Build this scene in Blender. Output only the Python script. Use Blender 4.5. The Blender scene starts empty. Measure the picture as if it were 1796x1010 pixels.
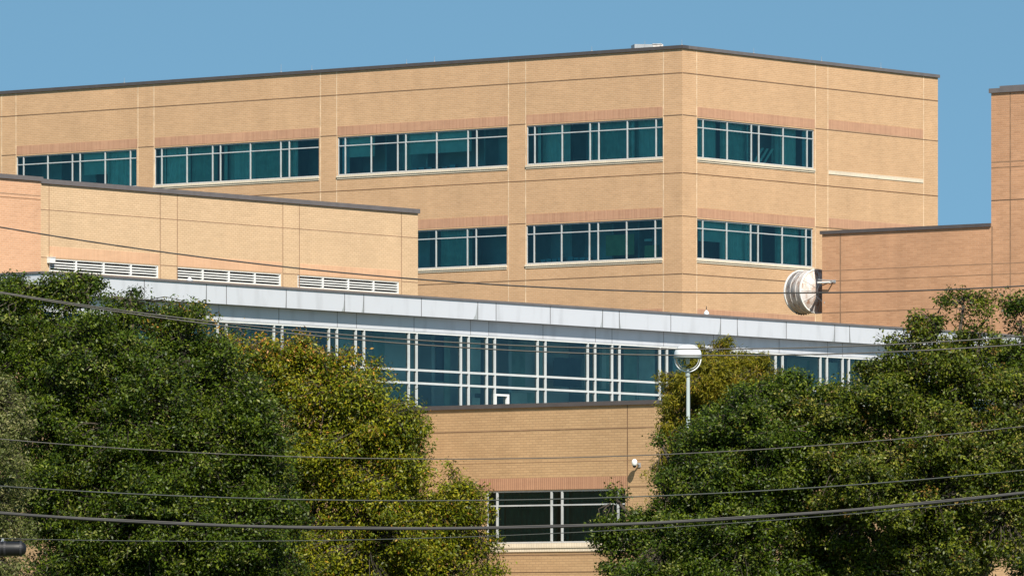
import bpy, math, random
import numpy as np
from mathutils import Vector, Quaternion

# ------------------------------------------------------------------ camera, sky, sun, exposure
SC = bpy.context.scene
COL = SC.collection
F = 12161.0            # focal length in photo pixels (photo 1796 x 1010)
CX, HY = 898.0, 1150.0 # principal column, horizon row (below the frame)
EYE = 4.0
cam_d = bpy.data.cameras.new("camera"); cam = bpy.data.objects.new("camera", cam_d); COL.objects.link(cam)
cam.location = (0, 0, EYE); cam.rotation_euler = (math.radians(90), 0, 0)
cam_d.sensor_width = 36.0; cam_d.lens = F / 1796 * 36.0
cam_d.shift_y = (HY - 505.0) / 1796.0
cam_d.clip_start = 1.0; cam_d.clip_end = 8000.0
SC.camera = cam

SUN_EL, SUN_H = math.radians(44), Vector((0.228, -0.974, 0)).normalized()
S = Vector((SUN_H.x * math.cos(SUN_EL), SUN_H.y * math.cos(SUN_EL), math.sin(SUN_EL)))
sd = bpy.data.lights.new("sun", 'SUN'); sd.energy = 5.0; sd.angle = math.radians(0.5); sd.color = (1.0, 0.93, 0.82)
sun = bpy.data.objects.new("sun", sd); COL.objects.link(sun)
sun.rotation_euler = (-S).to_track_quat('-Z', 'Y').to_euler(); sun.location = (0, -20, 80)

W = bpy.data.worlds.new("World"); SC.world = W; W.use_nodes = True
wn, wl = W.node_tree.nodes, W.node_tree.links
bg = wn["Background"]; sky = wn.new("ShaderNodeTexSky"); sky.sky_type = 'NISHITA'; sky.sun_disc = False
sky.sun_elevation = SUN_EL; sky.sun_rotation = math.atan2(SUN_H.x, SUN_H.y)
sky.air_density = 1.0; sky.dust_density = 0.3; sky.ozone_density = 0.6; sky.altitude = 200
tc = wn.new("ShaderNodeTexCoord"); va = wn.new("ShaderNodeVectorMath"); va.operation = 'ADD'; va.inputs[1].default_value = (0, 0, 0.30)
wl.new(tc.outputs["Generated"], va.inputs[0]); wl.new(va.outputs[0], sky.inputs["Vector"])
tn = wn.new("ShaderNodeVectorMath"); tn.operation = "MULTIPLY"; tn.inputs[1].default_value = (0.80, 1.07, 0.98); wl.new(sky.outputs[0], tn.inputs[0]); wl.new(tn.outputs[0], bg.inputs[0]); bg.inputs[1].default_value = 0.105

vs = SC.view_settings; vs.view_transform = 'Standard'; vs.look = 'None'; vs.exposure = 0.5; vs.gamma = 1; vs.use_curve_mapping = False
SC.cycles.max_bounces = 8; SC.cycles.transparent_max_bounces = 16
SC.cycles.use_denoising = True

# ------------------------------------------------------------------ helpers
class Face:
    """a vertical wall plane: origin, direction along it (u), outward normal"""
    def __init__(s, o, d, n): s.o = Vector((o[0], o[1], 0)); s.d = Vector((d[0], d[1], 0)); s.n = Vector((n[0], n[1], 0))
    def P(s, u, z, off=0.0): v = s.o + s.d * u + s.n * off; return Vector((v.x, v.y, z))
    def U(s, x, off=0.0):
        o = s.o + s.n * off; k = (x - CX) / F
        return (k * o.y - o.x) / (s.d.x - k * s.d.y)
    def Z(s, x, y, off=0.0):
        o = s.o + s.n * off; Y = (o + s.d * s.U(x, off)).y
        return EYE + (HY - y) / F * Y
    def shift(s, off): o = s.o + s.n * off; return Face((o.x, o.y), (s.d.x, s.d.y), (s.n.x, s.n.y))
    def px(s, x, off=0.0): return F / (s.o + s.n * off + s.d * s.U(x, off)).y
def at(x, y, Y): return Vector(((x - CX) / F * Y, Y, EYE + (HY - y) / F * Y))

MATS = {}
def newmat(name):
    m = bpy.data.materials.new(name); m.use_nodes = True; MATS[name] = m
    return m, m.node_tree.nodes, m.node_tree.links, m.node_tree.nodes["Principled BSDF"]
def plain(name, col, rough=0.6, metal=0.0, noise=0.12, scale=3.0, spec=0.4):
    m, n, l, b = newmat(name)
    tcn = n.new("ShaderNodeTexCoord"); nz = n.new("ShaderNodeTexNoise"); nz.inputs["Scale"].default_value = scale; nz.inputs["Detail"].default_value = 5
    l.new(tcn.outputs["Object"], nz.inputs["Vector"])
    r = n.new("ShaderNodeMapRange"); r.inputs[1].default_value = 0.3; r.inputs[2].default_value = 0.7; r.inputs[3].default_value = 1 - noise; r.inputs[4].default_value = 1 + noise
    l.new(nz.outputs[0], r.inputs[0])
    mx = n.new("ShaderNodeVectorMath"); mx.operation = 'SCALE'; mx.inputs[0].default_value = col; l.new(r.outputs[0], mx.inputs["Scale"])
    l.new(mx.outputs[0], b.inputs["Base Color"]); b.inputs["Roughness"].default_value = rough; b.inputs["Metallic"].default_value = metal
    b.inputs["Specular IOR Level"].default_value = spec
    return m
def brick(name, c1, c2, mortar, bw=0.24, bh=0.08, off=0.5, mort=0.011, blot=0.10, streak=0.0):
    m, n, l, b = newmat(name)
    uv = n.new("ShaderNodeUVMap"); uv.uv_map = "UVMap"
    br = n.new("ShaderNodeTexBrick"); br.offset = off; br.inputs["Scale"].default_value = 1.0
    br.inputs["Brick Width"].default_value = bw; br.inputs["Row Height"].default_value = bh
    br.inputs["Mortar Size"].default_value = mort; br.inputs["Mortar Smooth"].default_value = 0.2; br.inputs["Bias"].default_value = 0.0
    br.inputs["Color1"].default_value = (*c1, 1); br.inputs["Color2"].default_value = (*c2, 1); br.inputs["Mortar"].default_value = (*mortar, 1)
    l.new(uv.outputs[0], br.inputs["Vector"])
    def nz(scale, lo, hi, vec, sc=(1, 1, 1)):
        mp = n.new("ShaderNodeMapping"); mp.inputs["Scale"].default_value = sc; l.new(vec, mp.inputs[0])
        t = n.new("ShaderNodeTexNoise"); t.inputs["Scale"].default_value = scale; t.inputs["Detail"].default_value = 6; t.inputs["Roughness"].default_value = 0.6
        l.new(mp.outputs[0], t.inputs["Vector"])
        r = n.new("ShaderNodeMapRange"); r.inputs[1].default_value = 0.3; r.inputs[2].default_value = 0.7; r.inputs[3].default_value = lo; r.inputs[4].default_value = hi
        l.new(t.outputs[0], r.inputs[0]); return r.outputs[0]
    a = nz(0.35, 1 - blot, 1 + blot, uv.outputs[0])
    c = nz(3.2, 0.94, 1.06, uv.outputs[0], (0.45, 2.2, 1))
    w = nz(0.8, 1 - streak, 1.0 + streak * 0.3, uv.outputs[0], (1.6, 0.10, 1))
    def mul(x, y):
        k = n.new("ShaderNodeMath"); k.operation = 'MULTIPLY'; l.new(x, k.inputs[0]); l.new(y, k.inputs[1]); return k.outputs[0]
    f = mul(mul(a, c), w)
    mx = n.new("ShaderNodeVectorMath"); mx.operation = 'SCALE'; l.new(br.outputs["Color"], mx.inputs[0]); l.new(f, mx.inputs["Scale"])
    l.new(mx.outputs[0], b.inputs["Base Color"]); b.inputs["Roughness"].default_value = 0.9; b.inputs["Specular IOR Level"].default_value = 0.15
    bp = n.new("ShaderNodeBump"); bp.inputs["Strength"].default_value = 0.5; bp.inputs["Distance"].default_value = 0.008; bp.invert = True
    l.new(br.outputs["Fac"], bp.inputs["Height"]); l.new(bp.outputs[0], b.inputs["Normal"])
    return m
def glass(name, tint, refl):
    m, n, l, b = newmat(name); n.remove(b)
    out = [x for x in n if x.type == 'OUTPUT_MATERIAL'][0]
    t = n.new("ShaderNodeBsdfTransparent"); t.inputs[0].default_value = (*tint, 1)
    g = n.new("ShaderNodeBsdfGlossy"); g.inputs["Color"].default_value = (*refl, 1); g.inputs["Roughness"].default_value = 0.02
    tcn = n.new("ShaderNodeTexCoord"); nz = n.new("ShaderNodeTexNoise"); nz.inputs["Scale"].default_value = 0.7
    l.new(tcn.outputs["Object"], nz.inputs["Vector"])
    bp = n.new("ShaderNodeBump"); bp.inputs["Strength"].default_value = 0.15; bp.inputs["Distance"].default_value = 0.05; l.new(nz.outputs[0], bp.inputs["Height"])
    fr = n.new("ShaderNodeFresnel"); fr.inputs[0].default_value = 1.85
    l.new(bp.outputs[0], g.inputs["Normal"])
    mx = n.new("ShaderNodeMixShader"); l.new(fr.outputs[0], mx.inputs[0]); l.new(t.outputs[0], mx.inputs[1]); l.new(g.outputs[0], mx.inputs[2])
    l.new(mx.outputs[0], out.inputs[0]); return m

M_brickMain = brick("brick_tan", (0.58, 0.357, 0.200), (0.525, 0.318, 0.175), (0.60, 0.41, 0.26), blot=.06, streak=0.07)
M_brickCream = brick("brick_cream", (0.665, 0.470, 0.295), (0.62, 0.435, 0.268), (0.52, 0.355, 0.21), blot=.05, streak=0.05)
M_brickPink = brick("brick_pink", (0.65, 0.370, 0.220), (0.585, 0.325, 0.19), (0.66, 0.42, 0.28), blot=0.10, streak=.05)
M_brickWing = brick("brick_rose_tan", (0.535, 0.298, 0.170), (0.455, 0.245, 0.136), (0.52, 0.31, 0.195), bw=0.32, blot=0.11, streak=0.10)
M_brickBase = brick("brick_base", (0.49, 0.318, 0.172), (0.44, 0.280, 0.150), (0.38, 0.245, 0.14), blot=0.07, streak=.06)
M_sold = brick("soldier_brick", (0.51, 0.285, 0.178), (0.43, 0.230, 0.145), (0.54, 0.33, 0.22), bw=0.08, bh=0.42, off=0.0, mort=0.010)
M_soldC = brick("soldier_brick_light", (0.66, 0.40, 0.245), (0.61, 0.365, 0.222), (0.64, 0.42, 0.27), bw=0.08, bh=0.42, off=0.0, mort=0.010)
M_soldB = brick("soldier_brick_base", (0.46, 0.255, 0.155), (0.41, 0.222, 0.135), (0.28, 0.15, 0.10), bw=0.08, bh=0.42, off=0.0, mort=0.010)
M_stone = brick("cream_sill_brick", (0.74, 0.64, 0.50), (0.69, 0.59, 0.46), (0.58, 0.48, 0.36), bw=0.10, bh=0.14, off=0.0, mort=0.008)
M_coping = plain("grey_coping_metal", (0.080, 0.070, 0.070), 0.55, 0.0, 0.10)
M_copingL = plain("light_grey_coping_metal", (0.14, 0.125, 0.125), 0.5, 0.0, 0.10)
M_jl = plain("pale_caulk", (0.68, 0.50, 0.33), 0.8, noise=0.25)
M_jd = plain("dark_joint", (0.15, 0.085, 0.048), 0.9, noise=0.35, scale=1.2)
M_jm = plain("brown_joint", (0.27, 0.16, 0.095), 0.9, noise=0.2)
M_frame = plain("pale_aluminium", (0.46, 0.475, 0.48), 0.45, 0.0, 0.10)
M_white = plain("white_paint", (0.74, 0.74, 0.72), 0.45, 0.0, 0.05)
M_whiteold = plain("weathered_white_paint", (0.56, 0.52, 0.49), 0.6, 0.0, 0.32, scale=5.0)
M_glass = glass("teal_glass", (0.47, 0.96, 0.94), (0.40, 0.62, 0.66))
M_glassP = glass("green_grey_glass", (0.64, 0.88, 0.84), (0.46, 0.62, 0.70))
M_glassB = glass("dark_teal_glass", (0.13, 0.36, 0.34), (0.14, 0.22, 0.26))
M_curt = plain("curtain_cloth", (0.80, 0.84, 0.78), 0.9, noise=0.12)
M_curt2 = plain("curtain_cloth_dim", (0.50, 0.60, 0.54), 0.9, noise=0.15)
M_curt3 = plain("curtain_cloth_blue", (0.60, 0.76, 0.86), 0.9, noise=0.10)
M_blind = plain("blind_cloth", (0.74, 0.80, 0.74), 0.9, noise=0.08)
M_room = plain("room_plaster", (0.42, 0.46, 0.45), 0.9, noise=0.3, scale=0.8)
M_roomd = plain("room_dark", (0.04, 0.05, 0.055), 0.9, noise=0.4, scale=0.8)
M_board = plain("yellow_board", (0.45, 0.48, 0.22), 0.8)
def rusty():
    m, n, l, b = newmat("rust_stained_white_paint"); b.inputs["Roughness"].default_value = .6
    tcn = n.new("ShaderNodeTexCoord"); mp = n.new("ShaderNodeMapping"); mp.inputs["Scale"].default_value = (1, 1, .45); l.new(tcn.outputs["Object"], mp.inputs[0])
    nz = n.new("ShaderNodeTexNoise"); nz.inputs["Scale"].default_value = 4.5; nz.inputs["Detail"].default_value = 8; nz.inputs["Roughness"].default_value = .7; l.new(mp.outputs[0], nz.inputs["Vector"])
    r = n.new("ShaderNodeValToRGB"); e = r.color_ramp.elements; e[0].position = .36; e[0].color = (.30, .17, .11, 1); e[1].position = .54; e[1].color = (.60, .57, .55, 1)
    x = r.color_ramp.elements.new(.45); x.color = (.50, .42, .37, 1)
    l.new(nz.outputs[0], r.inputs[0]); l.new(r.outputs[0], b.inputs["Base Color"]); return m
M_rust = rusty()
M_black = plain("black_plastic", (0.006, 0.006, 0.008), 0.5, noise=0.2, scale=8)
M_steel = plain("galvanised_steel", (0.35, 0.36, 0.37), 0.45, 0.3)
M_dkmetal = plain("dark_recess", (0.018, 0.018, 0.022), 0.8)
M_roof = plain("roof_gravel", (0.28, 0.26, 0.24), 0.9)
M_box = plain("blue_folders", (0.25, 0.50, 0.60), 0.7)

# white fascia panels with faint rain stains at the seams
def panelmat():
    m, n, l, b = newmat("white_metal_panel")
    uv = n.new("ShaderNodeUVMap"); uv.uv_map = "UVMap"
    mp = n.new("ShaderNodeMapping"); mp.inputs["Scale"].default_value = (1.6, 0.35, 1); l.new(uv.outputs[0], mp.inputs[0])
    nz = n.new("ShaderNodeTexNoise"); nz.inputs["Scale"].default_value = 1.3; nz.inputs["Detail"].default_value = 5; l.new(mp.outputs[0], nz.inputs["Vector"])
    r = n.new("ShaderNodeValToRGB"); r.color_ramp.elements[0].position = 0.25; r.color_ramp.elements[0].color = (0.45, 0.46, 0.49, 1)
    r.color_ramp.elements[1].position = 0.48; r.color_ramp.elements[1].color = (0.535, 0.55, 0.59, 1)
    l.new(nz.outputs[0], r.inputs[0]); l.new(r.outputs[0], b.inputs["Base Color"]); b.inputs["Roughness"].default_value = 0.4
    return m
M_panel = panelmat()
def stainmat():
    m, n, l, b = newmat("rain_stained_panel"); b.inputs["Roughness"].default_value = 0.6
    tcn = n.new("ShaderNodeTexCoord"); nz = n.new("ShaderNodeTexNoise"); nz.inputs["Scale"].default_value = 9
    l.new(tcn.outputs["Object"], nz.inputs["Vector"])
    r = n.new("ShaderNodeValToRGB"); r.color_ramp.elements[0].color = (0.26, 0.28, 0.27, 1); r.color_ramp.elements[1].color = (0.42, 0.44, 0.47, 1)
    l.new(nz.outputs[0], r.inputs[0]); l.new(r.outputs[0], b.inputs["Base Color"]); return m
M_stain = stainmat()

class MB:
    def __init__(s): s.v = []; s.f = []; s.m = []; s.uv = []; s.mats = []; s.smooth = False
    def mi(s, m):
        if m not in s.mats: s.mats.append(m)
        return s.mats.index(m)
    def poly(s, pts, m, uvs=None):
        b = len(s.v); s.v += [tuple(p) for p in pts]; s.f.append(tuple(range(b, b + len(pts)))); s.m.append(s.mi(m))
        s.uv.append(uvs if uvs else [(p[0], p[2]) for p in pts])
    def fquad(s, fc, u0, u1, z0, z1, off, m):
        p = [fc.P(u0, z0, off), fc.P(u1, z0, off), fc.P(u1, z1, off), fc.P(u0, z1, off)]; uv = [(u0, z0), (u1, z0), (u1, z1), (u0, z1)]
        if (p[1] - p[0]).cross(p[2] - p[1]).dot(fc.n) < 0: p.reverse(); uv.reverse()
        s.poly(p, m, uv)
    def fbox(s, fc, u0, u1, z0, z1, o0, o1, m):
        if u0 > u1: u0, u1 = u1, u0
        s.fquad(fc, u0, u1, z0, z1, o1, m); s.fquad(fc, u0, u1, z0, z1, o0, m)
        for z in (z0, z1):
            s.poly([fc.P(u0, z, o0), fc.P(u1, z, o0), fc.P(u1, z, o1), fc.P(u0, z, o1)], m, [(u0, o0), (u1, o0), (u1, o1), (u0, o1)])
        for u in (u0, u1):
            s.poly([fc.P(u, z0, o0), fc.P(u, z1, o0), fc.P(u, z1, o1), fc.P(u, z0, o1)], m, [(o0, z0), (o0, z1), (o1, z1), (o1, z0)])
    def wall(s, fc, u0, u1, z0, z1, holes, m, rev=0.12):
        if u0 > u1: u0, u1 = u1, u0
        us = sorted({u0, u1, *[h[0] for h in holes], *[h[1] for h in holes]}); zs = sorted({z0, z1, *[h[2] for h in holes], *[h[3] for h in holes]})
        for a, b in zip(us, us[1:]):
            for c, d in zip(zs, zs[1:]):
                cu, cz = (a + b) / 2, (c + d) / 2
                if any(h[0] < cu < h[1] and h[2] < cz < h[3] for h in holes): continue
                s.fquad(fc, a, b, c, d, 0, m)
        for h in holes:
            a, b, c, d = h
            for z in (c, d): s.poly([fc.P(a, z, 0), fc.P(b, z, 0), fc.P(b, z, -rev), fc.P(a, z, -rev)], m, [(a, z), (b, z), (b, z + rev), (a, z + rev)])
            for u in (a, b): s.poly([fc.P(u, c, 0), fc.P(u, d, 0), fc.P(u, d, -rev), fc.P(u, c, -rev)], m, [(u, c), (u, d), (u + rev, d), (u + rev, c)])
    def tube(s, pts, rad, m, n=8, cap=True):
        pts = [Vector(p) for p in pts]
        if not hasattr(rad, '__len__'): rad = [rad] * len(pts)
        base = len(s.v); prev = None
        for i, p in enumerate(pts):
            t = (pts[min(i + 1, len(pts) - 1)] - pts[max(i - 1, 0)]).normalized()
            if prev is None:
                a = t.orthogonal().normalized()
            else:
                a = (prev - t * prev.dot(t)).normalized()
            prev = a; b = t.cross(a)
            for k in range(n):
                an = 2 * math.pi * k / n; s.v.append(tuple(p + (a * math.cos(an) + b * math.sin(an)) * rad[i]))
        mi = s.mi(m)
        for i in range(len(pts) - 1):
            for k in range(n):
                k2 = (k + 1) % n
                s.f.append((base + i * n + k, base + i * n + k2, base + (i + 1) * n + k2, base + (i + 1) * n + k)); s.m.append(mi); s.uv.append([(0, 0)] * 4)
        if cap:
            s.f.append(tuple(base + k for k in reversed(range(n)))); s.m.append(mi); s.uv.append([(0, 0)] * n)
            e = base + (len(pts) - 1) * n; s.f.append(tuple(e + k for k in range(n))); s.m.append(mi); s.uv.append([(0, 0)] * n)
    def lathe(s, c, axis, prof, m, n=32):
        """prof = [(distance along axis, radius)]"""
        axis = Vector(axis).normalized(); a = axis.orthogonal().normalized(); b = axis.cross(a); base = len(s.v); c = Vector(c)
        for (h, r) in prof:
            for k in range(n):
                an = 2 * math.pi * k / n; s.v.append(tuple(c + axis * h + (a * math.cos(an) + b * math.sin(an)) * max(r, 1e-4)))
        mi = s.mi(m)
        for i in range(len(prof) - 1):
            for k in range(n):
                k2 = (k + 1) % n
                s.f.append((base + i * n + k, base + i * n + k2, base + (i + 1) * n + k2, base + (i + 1) * n + k)); s.m.append(mi); s.uv.append([(0, 0)] * 4)
    def build(s, name, parent=None, smooth=False):
        me = bpy.data.meshes.new(name)
        v = s.v
        if parent is not None:
            L = parent_world(parent); v = [(p[0] - L.x, p[1] - L.y, p[2] - L.z) for p in v]
        me.from_pydata(v, [], s.f)
        for m in s.mats: me.materials.append(m)
        me.polygons.foreach_set("material_index", s.m)
        uvl = me.uv_layers.new(name="UVMap"); flat = [c for f in s.uv for t in f for c in t]; uvl.data.foreach_set("uv", flat)
        if smooth: me.polygons.foreach_set("use_smooth", [True] * len(s.f))
        me.update()
        o = bpy.data.objects.new(name, me); COL.objects.link(o)
        if parent is not None: o.parent = parent
        return o
def parent_world(o):
    L = Vector((0, 0, 0))
    while o is not None: L += o.location; o = o.parent
    return L
def empty(name, loc, label, cat, group=None):
    o = bpy.data.objects.new(name, None); COL.objects.link(o); o.location = loc; o.empty_display_size = 0.5
    tag(o, label, cat, group); return o
def tag(o, label, cat, group=None):
    o["label"] = label; o["category"] = cat
    if group: o["group"] = group
    return o

# ------------------------------------------------------------------ ground
g = MB(); M_ground = plain("dry_grass", (0.085, 0.095, 0.035), 0.95, noise=0.35, scale=0.4)
g.poly([(-3000, -1500, 0), (3000, -1500, 0), (3000, 5000, 0), (-3000, 5000, 0)], M_ground)
go = g.build("ground"); go["kind"] = "structure"

dL, dR = (-0.7871, 0.6168), (0.6168, 0.7871)
nL, nR = (-0.6168, -0.7871), (0.7871, -0.6168)

# ------------------------------------------------------------------ windows
rng = random.Random(4)
def make_window(fc, u0, u1, zb, zt, fr, tz, parent, codes, gm, fw=0.024, depth=1.8, roomm=None, sill=True, label=None, sillh=0.17):
    """fr: mullion fractions along the opening as seen from left to right in the view; tz: transom height"""
    a, b = u0, u1                       # a = left end in view
    w = MB(); lo, hi = min(a, b), max(a, b)
    o0, o1 = -0.10, -0.035
    e = 0.004
    w.fbox(fc, lo + e, hi - e, zt - 0.055, zt - e, o0, o1, M_frame); w.fbox(fc, lo + e, hi - e, zb + e, zb + 0.05, o0, o1, M_frame)
    xs = [a + (b - a) * t for t in fr]
    for i, x in enumerate(xs):
        hw = fw
        if i == 0 or i == len(xs) - 1:
            s_ = 1 if ((i == 0) == (b > a)) else -1
            w.fbox(fc, x + s_ * e, x + s_ * (0.04), zb + 0.052, zt - 0.057, o0, o1 - 0.002, M_frame)
        else:
            w.fbox(fc, x - hw, x + hw, zb + 0.052, zt - 0.057, o0, o1 + 0.012, M_frame)
    w.fbox(fc, lo + 0.06, hi - 0.06, tz - 0.022, tz + 0.022, o0 + 0.01, o1 + 0.004, M_frame)
    wo = w.build("window", parent)
    if label: wo["label"] = label
    p = MB(); p.fquad(fc, lo, hi, zb, zt, -0.07, gm); p.build("pane", wo)
    if sill:
        s_ = MB(); s_.fbox(fc, lo - 0.03, hi + 0.03, zb - sillh * 0.55, zb - 0.002, -0.2, 0.06, M_stone); s_.fbox(fc, lo - 0.01, hi + 0.01, zb - sillh, zb - sillh * 0.55 - 0.002, -0.05, 0.03, M_stone)
        s_.build("sill", wo)
    # room behind the glass
    r = MB(); rm = roomm or M_room; D = -depth
    r.fquad(fc, lo - 0.05, hi + 0.05, zb - 0.05, zt + 0.05, D, rm)
    for z in (zb - 0.05, zt + 0.05): r.poly([fc.P(lo - .05, z, -.125), fc.P(hi + .05, z, -.125), fc.P(hi + .05, z, D), fc.P(lo - .05, z, D)], rm)
    for u in (lo - .05, hi + .05): r.poly([fc.P(u, zb - .05, -.125), fc.P(u, zt + .05, -.125), fc.P(u, zt + .05, D), fc.P(u, zb - .05, D)], rm)
    for i in range(3):   # partitions
        u = lo + (hi - lo) * (i + 1) / 4.0 + rng.uniform(-.5, .5)
        r.fbox(fc, u - .04, u + .04, zb - .045, zt + .045, D + .01, -0.9, M_room)
    r.build("interior", wo)
    class _St:
        def fbox(self, *a): q = MB(); q.fbox(*a); q.build('shelf_item', wo)
        def poly(self, *a): q = MB(); q.poly(*a); q.build('shelf_item', wo)
    st = _St()
    def blind(*a): q = MB(); q.fbox(*a); q.build('blind', wo)
    def curtain(ua, ub, za, zb_, off, amp=0.045, m=M_curt):
        c = MB(); n = max(4, int(abs(ub - ua) / 0.05)); prev = None; ph = rng.uniform(0, 6)
        for k in range(n + 1):
            u = ua + (ub - ua) * k / n; o = off + amp * math.sin(ph + k * 1.25 + 0.8 * math.sin(k * 0.37))
            q = (fc.P(u, za, o), fc.P(u, zb_, o))
            if prev: c.poly([prev[0], q[0], q[1], prev[1]], m)
            prev = q
        c.build('curtain', wo)
    for i, ch in enumerate(codes):
        ua, ub = xs[i], xs[i + 1]
        if ch == 'c': curtain(ua, ub, zb, zt, -0.32, .045, rng.choice([M_curt, M_curt2, M_curt3, M_curt])); curtain(ua, ua + (ub - ua) * .07, zb, zt, -.2, .01)
        if ch == 'C': curtain(ua, ub, zb, zt, -0.40, 0.03, rng.choice([M_blind, M_curt2])); curtain(ub - (ub - ua) * .06, ub, zb, zt, -.2, .01)
        if ch == 'l': curtain(ua, ua + (ub - ua) * 0.16, zb, zt, -0.3)
        if ch == 'r': curtain(ub - (ub - ua) * 0.2, ub, zb, zt, -0.3)
        if ch == 'L': curtain(ua, ua + (ub - ua) * 0.12, zb, zt, -0.28); curtain(ua, ub, zb, zt, -0.62, 0.04, M_blind)
        if ch == 'b': blind(fc, ua, ub, zb + (zt - zb) * rng.uniform(.38, .5), zt, -0.30, -0.29, M_blind)
        if ch == 'B':
            blind(fc, ua, ub, zb + (zt - zb) * 0.45, zt, -0.30, -0.29, M_blind)
            for k in range(4):
                t = k / 4; st.fbox(fc, ua + (ub - ua) * (t + .05), ua + (ub - ua) * (t + .22), zb, zb + rng.uniform(.1, .25), -.5, -.3, M_box)
        if ch == 'g': blind(fc, ua, ub, zb + .25, zt - .55, -0.6, -0.58, M_board)
        if ch == 's':
            for k in range(4):
                t = .1 + k * .21; st.fbox(fc, ua + (ub - ua) * t, ua + (ub - ua) * (t + .17), zb, zb + rng.uniform(.18, .27), -.5, -.3, M_box)
        if ch == 'p':
            st.fbox(fc, ua + (ub - ua) * .35, ua + (ub - ua) * .8, zb, zb + .62, -.75, -.6, M_board)
            st.fbox(fc, ua + (ub - ua) * .35, ua + (ub - ua) * .6, zb + .8, zb + .9, -.75, -.6, M_curt)
        if ch == 'D':   # sloping blind seen edge-on
            for k in range(3):
                t = .12 + .2 * k
                st.poly([fc.P(ua + (ub - ua) * t, zb + .1, -.5), fc.P(ua + (ub - ua) * (t + .1), zb + .1, -.5), fc.P(ua + (ub - ua) * (t + .45), zb + .75, -.5), fc.P(ua + (ub - ua) * (t + .35), zb + .75, -.5)], M_blind)
    return wo

FR7 = [0, .057, .260, .465, .529, .737, .945, 1]
FR8 = [0, .043, .198, .355, .403, .585, .768, .819, 1]

# ------------------------------------------------------------------ tall main block
FL = Face((7.204, 293.0), dL, nL); FRt = Face((7.204, 293.0), dR, nR)
main = empty("office_building", (7.204, 293, 0), "tall tan brick office building at the back with two rows of teal windows", "building")
zc = lambda y: EYE + (HY - y) / F * 293.0
zTop, zJ1, zJ2, zJ3 = zc(79.5), zc(128), zc(201.6), zc(303)
FLR = 4.268
uLend, uRend = 75.0, FRt.U(1645)
wz = (zc(274.5), zc(204.5)); th = wz[1] - wz[0]
holesL, holesR, wins = [], [], []
def addwin(fc, xa, xb, k, fr, codes, store, gm=M_glass, lab=None):
    ua, ub = fc.U(xa), fc.U(xb); store.append((min(ua, ub), max(ua, ub), wz[0] - k * FLR, wz[1] - k * FLR)); wins.append((fc, ua, ub, k, fr, codes, gm, lab))
addwin(FL, 28.5, 239.5, 0, FR7, "ddddbcc", holesL)
addwin(FL, 270.5, 559.5, 0, FR8, "ccCdLCCl", holesL)
addwin(FL, 592, 890, 0, FR8, "cbdCBBdd", holesL)
addwin(FL, 923.5, 1163, 0, FR7, "dLrcCLc", holesL)
addwin(FRt, 1222.5, 1428, 0, FR7, "cLCdDLc", holesR)
addwin(FL, 591, 889, 1, FR8, "CddddCdd", holesL)
addwin(FL, 922.5, 1161.5, 1, FR7, "dssdgpd", holesL)
addwin(FRt, 1222, 1426, 1, FR7, "dbCCdCc", holesR)
w = MB()
w.wall(FL, 0, uLend, 0, zTop - .1, holesL, M_brickMain); w.wall(FRt, 0, uRend, 0, zTop - .1, holesR, M_brickMain)
FB = Face((FRt.P(uRend, 0).x, FRt.P(uRend, 0).y), dL, (0.6168, 0.7871)); w.wall(FB, 0, uLend, 0, zTop - .1, [], M_brickMain)
FE = Face((FL.P(uLend, 0).x, FL.P(uLend, 0).y), dR, (-0.7871, 0.6168)); w.wall(FE, 0, uRend, 0, zTop - .1, [], M_brickMain)
j = w
for x in (3, 28, 242, 270, 562, 590.5, 892, 922): u = FL.U(x); j.fbox(FL, u - .022, u + .022, 0, zTop - .12, -.02, .003, M_jl)
for x in (1163.5,): u = FL.U(x); j.fbox(FL, u - .022, u + .022, 0, zTop - .12, -.02, .003, M_jl)
for x in (1222, 1430, 1452, 1620): u = FRt.U(x); j.fbox(FRt, u - .025, u + .025, 0, zTop - .12, -.02, .003, M_jl)
for k in range(3):
    for z in (zJ1, zJ3) if k == 0 else ((zJ3 - k * FLR),):
        j.fbox(FL, 0.01, uLend, z - .016, z + .016, -.02, .005, M_jd); j.fbox(FRt, 0.01, uRend, z - .018, z + .018, -.02, .005, M_jd)
    z = zJ2 - k * FLR
    cuts = [(0.01, FL.U(1163.5)), (FL.U(922), FL.U(892)), (FL.U(590.5), FL.U(562)), (FL.U(270), FL.U(242)), (FL.U(28), FL.U(3))]
    for a, b in cuts: j.fbox(FL, a, b, z - .018, z + .018, -.02, .005, M_jd)
    for a, b in ((0.01, FRt.U(1222)), (FRt.U(1430), uRend)): j.fbox(FRt, a, b, z - .018, z + .018, -.02, .005, M_jd)
w.build("wall", main)
for k in range(3):
    for (fc, xa, xb) in ((FL, 28.5, 241.5), (FL, 270.5, 561.5), (FL, 591, 891.5), (FL, 922.5, 1163), (FRt, 1222.5, 1429.5), (FRt, 1452.5, 1619.5)):
        b = MB(); ua, ub = sorted((fc.U(xa), fc.U(xb))); z0 = zJ2 - k * FLR + (0.02 if fc is FRt and xa > 1440 else -0.03)
        uvz = z0
        b.fbox(fc, ua + .03, ub - .03, z0 + .02, z0 + .42, -.03, .0065, M_sold)
        b.uv = [[(p[0], (p[1] - uvz) * 0.9) for p in q] for q in b.uv]
        b.build("soldier_course", main)
for k in range(2):
    b = MB(); b.fbox(FRt, FRt.U(1453), FRt.U(1619), wz[0] - .17 - k * FLR, wz[0] - k * FLR, -.02, .02, M_stone)
    b.build("pale_band", main)
for (fc, ua, ub, k, fr, codes, gm, lab) in wins:
    make_window(fc, ua, ub, wz[0] - k * FLR, wz[1] - k * FLR, fr, wz[1] - k * FLR - .235 * th, main, codes, gm)
cp = MB()
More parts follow.
